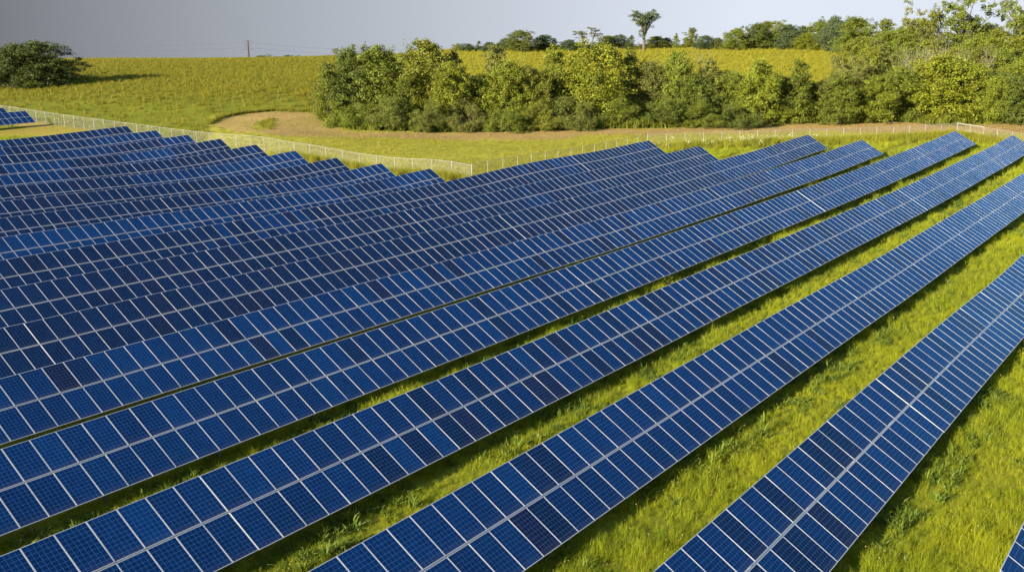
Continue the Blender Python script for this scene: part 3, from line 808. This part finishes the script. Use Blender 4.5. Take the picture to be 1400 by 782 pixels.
    if kind == 'shrub':
        for q in pick: tb.tube([(q[0]*.15, q[1]*.15, -.2), (q[0]*.5, q[1]*.5, q[2]*.45), (q[0], q[1], q[2])], [.11, .07, .03], 5)
    elif kind == 'snag':
        for (sx, top) in ((-1.2, 8.0), (1.3, 9.6)): tb.tube([(sx*.2, 0, -.2), (sx*.5, .1, top*.4), (sx, 0, top)], [.17, .11, .03], 6)
        for q in pick: tb.tube([(q[0]*.7, q[1]*.2, q[2]*.75), q[:3]], [.06, .02], 4)
    else:
        tb.tube([(0, 0, -.3), (.05, .02, trunk_h*.5), (0, .06, trunk_h), (.02, 0, min(9.3, trunk_h*1.6))], [tr*1.35, tr, tr*.8, tr*.3], 8)
        for q in pick:
            z0 = min(trunk_h, q[2]*.6) * r.uniform(.65, 1)
            mid = (q[0]*.45, q[1]*.45, z0 + (q[2]-z0)*.55)
            tb.tube([(0, 0, z0), mid, q[:3]], [tr*.55, tr*.32, .03], 5)
    return me, tb.mesh('trunk', [M_BARK], True)
def dead_mesh(seed):
    r = random.Random(seed); tb = MB()
    def grow(p, d, l, rad, depth):
        q = p + d * l * .5 + Vector((r.gauss(0, .1), r.gauss(0, .1), r.gauss(0, .05))) * l * .3; e = q + (d + Vector((r.gauss(0,.18), r.gauss(0,.18), .08))).normalized() * l * .5
        tb.tube([p, q, e], [rad, rad*.8, rad*.6], 5)
        if depth:
            for k in range(r.choice((2, 3, 3))):
                a = r.uniform(0, 2*PI); sp = r.uniform(.35, .85); nd = (d + Vector((math.cos(a)*sp, math.sin(a)*sp, .15))).normalized()
                grow(q.lerp(e, r.uniform(.3, 1)), nd, l * r.uniform(.55, .8), rad * .55, depth - 1)
    for s in range(2): grow(Vector((r.gauss(0,.15), r.gauss(0,.15), -.2)), Vector((r.gauss(0,.2), r.gauss(0,.2), 1)).normalized(), 4.6, .085, 4)
    return tb.mesh('trunk', [M_DEAD], True)
PROTO = {k: [crown_mesh(k, 100 * i + 7 * len(k) + 3) for i in range(n)] for k, n in (('round', 7), ('tall', 4), ('shrub', 4), ('airy', 3), ('vase', 1), ('conifer', 2), ('snag', 1))}
DEAD = [dead_mesh(s) for s in (3, 8, 15)]
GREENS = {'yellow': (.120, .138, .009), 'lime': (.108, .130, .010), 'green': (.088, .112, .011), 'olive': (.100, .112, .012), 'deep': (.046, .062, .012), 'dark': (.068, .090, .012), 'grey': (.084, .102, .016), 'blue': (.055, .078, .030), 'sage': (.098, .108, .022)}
count = {}
def tree(name, cat, kind, u, D, vtop, hw, tint, label, group=None, pick=None, sink=0.0, turn=None, yscale=None):
    """a tree at bearing u and depth D, its top on photo line vtop, hw = half width in photo pixels"""
    if u > 430 and D < 172: D += 0.0 if u < 700 else 2.0 if u < 840 else 5.0 if u < 1030 else 8.0 if u < 1235 else 5.0
    x, y = plan(u, D); z = tz(x, y) - sink
    h = max(1.2, z_at_v(vtop, D) - z); wd = (1.28 if kind in ('round', 'tall') else 1.12) * hw * D / FPX
    ref = {'round': 4.1, 'tall': 2.6, 'shrub': 5.2, 'airy': 4.3, 'vase': 3.6, 'conifer': 2.8, 'snag': 2.0, 'dead': 3.0}[kind]
    root = empty(name, (x, y, z)); 
    count[kind] = count.get(kind, 0) + 1
    root.rotation_euler = (0, 0, random.uniform(0, 2*PI) if turn is None else turn)
    sx = wd / ref; root.scale = (sx, sx * random.uniform(.92, 1.08), h / 10.0)
    tag(root, label, cat, group)
    if kind == 'dead':
        link(bpy.data.objects.new('trunk', DEAD[count[kind] % len(DEAD)]), root)
    else:
        cm, tm = PROTO[kind][(count[kind] if pick is None else pick) % len(PROTO[kind])]
        c = link(bpy.data.objects.new('crown', cm), root)
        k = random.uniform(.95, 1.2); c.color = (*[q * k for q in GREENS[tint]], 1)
        link(bpy.data.objects.new('trunk', tm), root)
    return root
T = tree
# the lone big tree group on the left hill
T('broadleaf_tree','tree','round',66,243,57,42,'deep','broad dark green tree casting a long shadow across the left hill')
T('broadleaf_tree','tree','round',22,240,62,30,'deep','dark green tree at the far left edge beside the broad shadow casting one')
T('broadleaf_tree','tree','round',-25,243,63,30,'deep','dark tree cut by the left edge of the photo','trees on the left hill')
T('bush','bush','shrub',40,238,96,16,'dark','olive bush at the foot of the dark trees on the left hill')
# the copse, left to right
T('broadleaf_tree','tree','round',470,170,66,30,'dark','dark bluish tree at the left end of the copse, second from its edge')
T('broadleaf_tree','tree','tall',449,168,92,15,'lime','low yellow green tree forming the extreme left edge of the copse')
T('broadleaf_tree','tree','round',522,170,63,34,'green','rounded green tree left of the tallest crown in the copse')
T('broadleaf_tree','tree','round',582,172,55,44,'olive','tallest olive crowned tree of the left copse with bare limbs showing')
T('broadleaf_tree','tree','tall',622,176,70,17,'dark','dark narrow tree tucked behind the right side of the tallest olive crown')
T('broadleaf_tree','tree','tall',553,163,106,15,'green','slender green young tree in front of the tallest olive crown')
T('broadleaf_tree','tree','round',618,165,86,27,'yellow','bright yellow green tree at the lower right of the tallest olive crown')
T('broadleaf_tree','tree','round',650,173,104,22,'green','mid green tree filling the dip between the two bright yellow green and lime trees')
T('broadleaf_tree','tree','tall',678,174,61,20,'sage','dull feathery sage tree rising above the dip in the copse skyline')
T('broadleaf_tree','tree','round',690,167,86,32,'lime','lime green tree standing in front of the feathery sage tree')
T('bush','bush','shrub',636,161,124,26,'sage','grey green bush at the base between yellow green and lime trees')
T('bush','bush','shrub',478,161,126,28,'green','large green bush at the base of the copse left end')
T('bush','bush','shrub',532,160,128,26,'grey','grey green bush below the rounded green tree left of the tallest crown')
T('bush','bush','shrub',583,159,135,22,'grey','low grey bush at the foot of the tallest olive tree')
T('broadleaf_tree','tree','tall',758,174,63,22,'lime','tall lime tree whose tip touches the golden field line, left of the big one')
T('broadleaf_tree','tree','round',733,166,92,27,'olive','olive green tree just right of the lime tree by the skyline dip')
T('broadleaf_tree','tree','round',812,170,59,44,'yellow','biggest bright yellow green tree in the middle of the copse')
T('broadleaf_tree','tree','tall',861,174,68,20,'olive','olive tree at the right shoulder of the biggest yellow green tree')
T('bush','bush','shrub',785,161,120,26,'grey','grey green bush in front of the biggest yellow green tree, left side')
T('bush','bush','shrub',695,160,132,24,'green','green bush below the lime tree near the skyline dip')
T('bush','bush','shrub',740,160,134,22,'olive','olive bush at the copse foot below the olive green tree')
T('broadleaf_tree','tree','round',892,169,84,26,'sage','pale sage tree between the biggest yellow tree and the pale snag')
T('broadleaf_tree','tree','round',927,172,71,24,'green','green tree standing directly below the lone vase shaped elm')
T('bush','bush','shrub',845,162,122,26,'green','dense green bush at the right foot of the biggest yellow green tree')
T('bush','bush','shrub',905,163,125,26,'dark','dark green bush at the foot of the pale sage tree')
T('broadleaf_tree','tree','tall',966,173,80,20,'sage','thin sage tree around the pale bare branches right of centre')
T('dead_tree','dead tree','dead',968,171,70,13,'sage','pale bare dead tree sticking out of the copse right of centre')
T('broadleaf_tree','tree','round',948,167,102,26,'dark','dark green tree below and left of the pale bare dead tree')
T('broadleaf_tree','tree','round',1000,169,98,26,'green','green tree immediately right of the pale bare dead tree')
T('broadleaf_tree','tree','round',1038,172,84,26,'lime','lime tree whose top lies under the middle of the golden field')
T('broadleaf_tree','tree','round',1062,168,104,28,'grey','grey green rounded tree below the golden field, in front of the lime one')
T('broadleaf_tree','tree','tall',1090,174,82,19,'green','upright green tree at the right end of the open golden field')
T('bush','bush','shrub',1010,163,128,26,'dark','dark bush at the copse foot below the green tree by the snag')
T('bush','bush','shrub',960,163,134,26,'green','green bush at the copse foot straight below the pale dead tree')
T('broadleaf_tree','tree','round',1112,169,114,22,'yellow','small yellow green tree in front of the upright green tree')
T('broadleaf_tree','tree','airy',1156,180,70,24,'sage','thin half bare olive grey tree standing against the golden field right end')
T('broadleaf_tree','tree','round',1150,172,102,28,'green','rounded green tree beneath the thin half bare one')
T('broadleaf_tree','tree','round',1192,173,104,26,'lime','lime green tree left of the big bright tree at right')
T('bush','bush','shrub',1066,166,132,24,'lime','lime bush at the foot of the grey green rounded tree')
T('bush','bush','shrub',1180,170,128,24,'yellow','yellow bush at the foot of the lime tree left of the big bright tree')
T('bush','bush','shrub',1125,169,130,26,'dark','dark green bush at the foot of the small yellow green tree')
T('broadleaf_tree','tree','round',1228,176,92,27,'green','green tree touching the left side of the big bright tree at right')
T('broadleaf_tree','tree','round',1280,171,76,46,'yellow','big bright yellow green tree filling the right part of the copse')
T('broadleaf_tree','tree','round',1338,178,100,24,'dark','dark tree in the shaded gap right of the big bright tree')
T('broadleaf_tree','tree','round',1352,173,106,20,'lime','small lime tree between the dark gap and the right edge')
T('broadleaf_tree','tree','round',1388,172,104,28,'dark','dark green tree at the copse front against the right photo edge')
T('bush','bush','shrub',1232,170,136,26,'olive','olive bush at the left foot of the big bright tree')
T('bush','bush','shrub',1330,171,138,26,'green','green bush at the right foot of the big bright tree')
T('broadleaf_tree','tree','round',1440,172,96,34,'green','green tree beyond the right photo edge at the copse front','trees at the right edge')
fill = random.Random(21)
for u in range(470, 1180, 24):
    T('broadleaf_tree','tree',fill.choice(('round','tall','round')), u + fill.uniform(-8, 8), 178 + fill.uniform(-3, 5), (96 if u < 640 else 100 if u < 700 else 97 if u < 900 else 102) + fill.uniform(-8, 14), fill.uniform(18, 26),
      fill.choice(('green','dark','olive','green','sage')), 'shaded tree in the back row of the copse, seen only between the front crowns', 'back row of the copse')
# wooded slope at the right, in rising tiers
tier = random.Random(5)
for D, us, vt in ((186, range(1195, 1450, 34), 84), (203, range(1185, 1450, 30), 70), (222, range(1200, 1450, 32), 58), (245, range(1175, 1450, 30), 42)):
    for u in us:
        T('broadleaf_tree','tree',tier.choice(('round','round','tall')), u + tier.uniform(-9, 9), D + tier.uniform(-5, 5), vt + tier.uniform(-9, 10), tier.uniform(19, 28),
          tier.choice(('green','lime','yellow','olive','green','sage')), 'leafy tree packed into the wooded slope above the big bright tree', 'trees on the wooded slope')
for u, D, vt, hw, lab in ((1222, 196, 60, 12, 'pale bare dead tree on the wooded slope, leftmost of the pale group'),
        (1258, 182, 56, 13, 'pale bare forked dead tree rising behind the big bright tree'),
        (1286, 186, 52, 13, 'pale bare dead tree in the middle of the wooded slope'),
        (1306, 181, 60, 11, 'short pale dead tree behind the crown of the big bright tree'),
        (1240, 180, 72, 10, 'small pale dead stem just left above the big bright tree'),
        (1352, 186, 70, 12, 'pale dead tree on the wooded slope near the right edge')):
    T('dead_tree','dead tree','dead', u, D, vt, hw, 'sage', lab)
T('broadleaf_tree','tree','airy',1246,262,6,28,'olive','tall airy tree on the skyline, left of the highest one')
T('broadleaf_tree','tree','airy',1310,258,-6,40,'green','highest airy tree on the right skyline with sky showing between its limbs')
T('broadleaf_tree','tree','airy',1390,255,-8,32,'green','tall airy tree on the skyline at the right photo edge')
T('broadleaf_tree','tree','round',1262,270,28,24,'dark','dark round tree under the tall airy skyline trees')
T('broadleaf_tree','tree','round',1345,268,34,24,'lime','lime tree on the skyline between the two highest airy trees')
T('broadleaf_tree','tree','round',1172,300,24,26,'green','rounded green skyline tree left of the tall airy trees')
T('broadleaf_tree','tree','tall',1205,292,26,20,'lime','upright lime tree on the skyline beside the rounded green one')
# trees along the crest of the golden field
far = random.Random(9)
spec = [  # u, vtop, halfwidth, kind, tint, label
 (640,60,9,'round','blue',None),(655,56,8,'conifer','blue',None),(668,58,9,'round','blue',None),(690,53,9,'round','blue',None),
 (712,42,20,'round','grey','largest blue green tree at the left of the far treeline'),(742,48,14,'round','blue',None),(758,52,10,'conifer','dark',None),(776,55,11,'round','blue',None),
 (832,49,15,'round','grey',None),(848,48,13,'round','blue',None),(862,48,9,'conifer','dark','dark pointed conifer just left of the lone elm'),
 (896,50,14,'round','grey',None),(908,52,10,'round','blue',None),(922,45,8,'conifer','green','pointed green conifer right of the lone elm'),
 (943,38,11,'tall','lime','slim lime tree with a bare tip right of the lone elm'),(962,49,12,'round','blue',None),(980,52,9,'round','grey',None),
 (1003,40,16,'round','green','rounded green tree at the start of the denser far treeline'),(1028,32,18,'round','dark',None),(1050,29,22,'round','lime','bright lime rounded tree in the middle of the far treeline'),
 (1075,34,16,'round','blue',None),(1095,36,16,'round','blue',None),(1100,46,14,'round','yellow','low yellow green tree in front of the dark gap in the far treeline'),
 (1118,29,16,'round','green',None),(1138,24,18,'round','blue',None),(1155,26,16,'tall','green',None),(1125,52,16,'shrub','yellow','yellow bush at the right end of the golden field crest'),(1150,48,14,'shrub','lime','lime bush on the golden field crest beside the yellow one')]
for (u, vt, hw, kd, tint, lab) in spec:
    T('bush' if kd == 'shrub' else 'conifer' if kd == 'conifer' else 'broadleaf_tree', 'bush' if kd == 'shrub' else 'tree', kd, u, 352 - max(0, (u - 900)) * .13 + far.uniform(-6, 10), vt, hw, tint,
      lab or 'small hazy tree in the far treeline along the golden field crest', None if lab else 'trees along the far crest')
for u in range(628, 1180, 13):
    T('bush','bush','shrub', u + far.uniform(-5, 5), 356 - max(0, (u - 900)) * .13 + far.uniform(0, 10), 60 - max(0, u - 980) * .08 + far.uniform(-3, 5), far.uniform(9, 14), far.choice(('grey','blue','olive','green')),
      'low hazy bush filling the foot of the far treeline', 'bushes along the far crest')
T('elm_tree','tree','vase',879,345,14,21,'blue','lone vase shaped elm with a tall bare trunk, breaking the far skyline',turn=.4)
T('ragged_tree','tree','snag',803,345,37,15,'grey','ragged half bare tree with two thin stems left of the lone elm',turn=math.radians(-53))
for u, vt, hw in ((367, 73.5, 14), (394, 75, 9), (411, 76, 8)):
    T('bush','bush','shrub',u,412,vt,hw,'dark','small dark bush peeking over the left hill crest beside the power pole','bushes on the left crest')

# stubble on the mown field and on the hay strip
M_MOWN = grass_material('mown grass', (.13, .14, .012), (.26, .235, .020), .35)
M_STUB = grass_material('hay stubble', (.15, .115, .036), (.28, .20, .068), .2)
mown_src = [blade_mesh('mown_clump', 24, .05, .22, .045, .42, .7, M_MOWN, seed=110 + s) for s in range(3)]
stub_src = [blade_mesh('stubble_clump', 20, .04, .14, .05, .45, .9, M_STUB, seed=120 + s) for s in range(3)]
x, y, D, u = frustum_pts(95, 178, 1.9); z = terrain(x, y); uu, vv, _ = uv_of(x, y, z)
tn = in_poly(uu, vv, TAN); isl = in_poly(uu, vv, ISLE)
ok = ~in_poly(x, y, SITE) & ~tn & (uu > 300) & (vv > 168) & (RNG.uniform(size=len(x)) < .2 + 1.1 * vnoise(x, y, .3, 31))
pm_ = np.stack([x, y, z], 1)[ok]; scatter('mown_grass', pm_, RNG.uniform(.6, 1.2, len(pm_)), mown_src)
ok = (tn & ~isl) & (RNG.uniform(size=len(x)) < .15 + 1.0 * vnoise(x, y, .4, 32))
ps_ = np.stack([x, y, z], 1)[ok]; scatter('hay_stubble', ps_, RNG.uniform(.6, 1.3, len(ps_)), stub_src)
# low weeds along the foot of the copse
M_UNDER = grass_material('copse edge weeds', (.075, .105, .012), (.16, .17, .014), .4)
under_src = [blade_mesh('weed_clump', 34, .5, 1.7, .14, .7, .6, M_UNDER, leafy=1, seed=90 + s) for s in range(4)]
us = np.array([440, 450, 475, 560, 700, 880, 960, 1060, 1110, 1180, 1230, 1290, 1340, 1400, 1450]); ds = np.array([172, 164, 157.5, 157.5, 160, 164.5, 167, 173, 176.5, 177, 174, 171, 171.5, 174, 174]) 
n = 1500; u = RNG.uniform(436, 1450, n); D = np.interp(u, us, ds) + np.abs(RNG.normal(0, 2.2, n))
x, y = plan(u, D); pp = np.stack([x, y, terrain(x, y)], 1); scatter('undergrowth', pp, RNG.uniform(.45, 1.0, n), under_src)

# ------------------------------------------------------------------ power pole and wires beyond the left hill
def power_line():
    px, py = plan(341, 560); pz = tz(px, py); top = z_at_v(55, 560); h = top - pz
    def pole(x, y, z, h, label):
        r = empty('utility_pole', (x, y, z)); tag(r, label, 'utility pole'); r.rotation_euler = (0, 0, YAW - .3 - PI/2)
        b = MB(); b.tube([(0,0,-.5),(0,0,h)], [.55,.34], 10); b.build('pole', [M_WOOD], r, True)
        for k, (dz, w) in enumerate(((.6, 2.8), (2.9, 2.3), (5.2, 3.2))):
            b = MB(); b.box(-w, w, -.24, -.08, h - dz - .16, h - dz + .16); o = b.build('crossarm', [M_WOOD], r)
            for s in (-.92, .92):
                i = MB(); i.tube([(w*s, -.16, h-dz+.14), (w*s, -.16, h-dz+.45)], [.09,.06], 6); i.build('insulator', [M_WIRE], o)
        return r
    pole(px, py, pz, h, 'tall dark wooden power pole with three crossarms beyond the left hill crest')
    qx, qy = plan(-260, 470); qz = z_at_v(75, 470) - 14
    pole(qx, qy, qz, z_at_v(46, 470) - qz, 'wooden power pole standing beyond the left photo edge')
    ex, ey = plan(640, 700); ez = tz(ex, ey)
    def wire(v1, v2, off, label):
        b = MB()
        for (A, B) in ((Vector((qx, qy, z_at_v(v1 - 6, 470))), Vector((px, py, z_at_v(v1, 560)))), (Vector((px, py, z_at_v(v1, 560))), Vector((ex, ey, z_at_v(v2, 700))))):
            P_ = []
            for i in range(17):
                t = i / 16; p = A.lerp(B, t); p.z -= 4 * t * (1 - t) * 3.2; P_.append(tuple(p))
            b.tube(P_, .035, 5)
        o = b.build('power_cable', [M_WIRE]); tag(o, label, 'cable')
    wire(58.5, 64, 0, 'thin upper power cable crossing the grey sky to the left pole')
    wire(65.5, 71, 0, 'thin lower power cable crossing the grey sky to the left pole')
power_line()

# ------------------------------------------------------------------ thin summer haze
hm, hnt, hout = new_mat('haze'); pv = N(hnt, 'ShaderNodeVolumePrincipled'); pv.inputs['Density'].default_value = HAZE; pv.inputs['Color'].default_value = (.86, .90, 1.0, 1); pv.inputs['Anisotropy'].default_value = .2
L(hnt, pv.outputs[0], hout.inputs['Volume'])
if HAZE > 0:
    hb = MB(); hb.box(-4600, 4900, -4600, 4900, -77, 42); ho = hb.build('haze', [hm]); tag(ho, kind='stuff')

# ------------------------------------------------------------------ light, sky, camera
SUN_EL, SUN_AZ = math.radians(16.0), math.radians(9.5)      # azimuth: degrees north of west (west = -x)
sd = Vector((-math.cos(SUN_EL) * math.cos(SUN_AZ), math.cos(SUN_EL) * math.sin(SUN_AZ), math.sin(SUN_EL)))
sl = bpy.data.lights.new('sun', 'SUN'); sl.energy = 5.0; sl.angle = math.radians(.53); sl.color = (1.0, .89, .71)
so = bpy.data.objects.new('sun', sl); link(so); so.rotation_euler = sd.to_track_quat('Z', 'Y').to_euler(); so.location = sd * 300 + Vector((0, 0, 50))
SKY_BRIGHT, SKY_DIM = (2.20, 2.38, 2.68), (.43, .445, .50)
w = bpy.data.worlds.new('World'); scene.world = w; w.use_nodes = True
nt = w.node_tree; nt.nodes.clear()
wo = nt.nodes.new('ShaderNodeOutputWorld'); bg = nt.nodes.new('ShaderNodeBackground'); bg.inputs[1].default_value = .08
sky = nt.nodes.new('ShaderNodeTexSky'); sky.sky_type = 'NISHITA'; sky.sun_disc = False
sky.sun_elevation = SUN_EL; sky.sun_rotation = math.atan2(sd.x, sd.y); sky.air_density = 1.0; sky.dust_density = .3; sky.ozone_density = 1.0
# hazy lower sky: pale in the south and east, an added grey darkening towards the north, no real cloud
tc = nt.nodes.new('ShaderNodeTexCoord'); sp = nt.nodes.new('ShaderNodeSeparateXYZ'); L(nt, tc.outputs['Generated'], sp.inputs[0])
az = math_n(nt, 'ARCTAN2', sp.outputs[1], sp.outputs[0])          # 0 = east, pi/2 = north
mr = nt.nodes.new('ShaderNodeMapRange'); mr.interpolation_type = 'LINEAR'; L(nt, az, mr.inputs[0])
mr.inputs[1].default_value = math.radians(24); mr.inputs[2].default_value = math.radians(68); mr.inputs[3].default_value = 0; mr.inputs[4].default_value = 1
back = nt.nodes.new('ShaderNodeMapRange'); L(nt, az, back.inputs[0]); back.inputs[1].default_value = math.radians(100); back.inputs[2].default_value = math.radians(150); back.inputs[3].default_value = 1; back.inputs[4].default_value = 0
north_dim = math_n(nt, 'MULTIPLY', mr.outputs[0], back.outputs[0])
haze = mix_col(nt, north_dim, SKY_BRIGHT, SKY_DIM)
el = nt.nodes.new('ShaderNodeMapRange'); L(nt, sp.outputs[2], el.inputs[0]); el.inputs[1].default_value = .08; el.inputs[2].default_value = .26; el.inputs[3].default_value = 1.0; el.inputs[4].default_value = 0
el.interpolation_type = 'SMOOTHSTEP'
L(nt, mix_col(nt, el.outputs[0], sky.outputs[0], haze), bg.inputs[0]); L(nt, bg.outputs[0], wo.inputs[0])

cam = bpy.data.cameras.new('camera'); co = link(bpy.data.objects.new('camera', cam))
cam.sensor_width = 36; cam.sensor_fit = 'HORIZONTAL'; cam.lens = 36 * FPX / 1400; cam.clip_start = .5; cam.clip_end = 12000
co.location = (0, 0, CAM_Z); co.rotation_euler = (PI/2 - PITCH, 0, YAW - PI/2)
scene.camera = co
scene.view_settings.view_transform = 'Standard'; scene.view_settings.look = 'None'; scene.view_settings.gamma = 1; scene.view_settings.use_curve_mapping = False
scene.view_settings.exposure = 2.1
scene.cycles.max_bounces = 6; scene.cycles.transparent_max_bounces = 24; scene.cycles.diffuse_bounces = 3; scene.cycles.glossy_bounces = 2; scene.cycles.transmission_bounces = 2
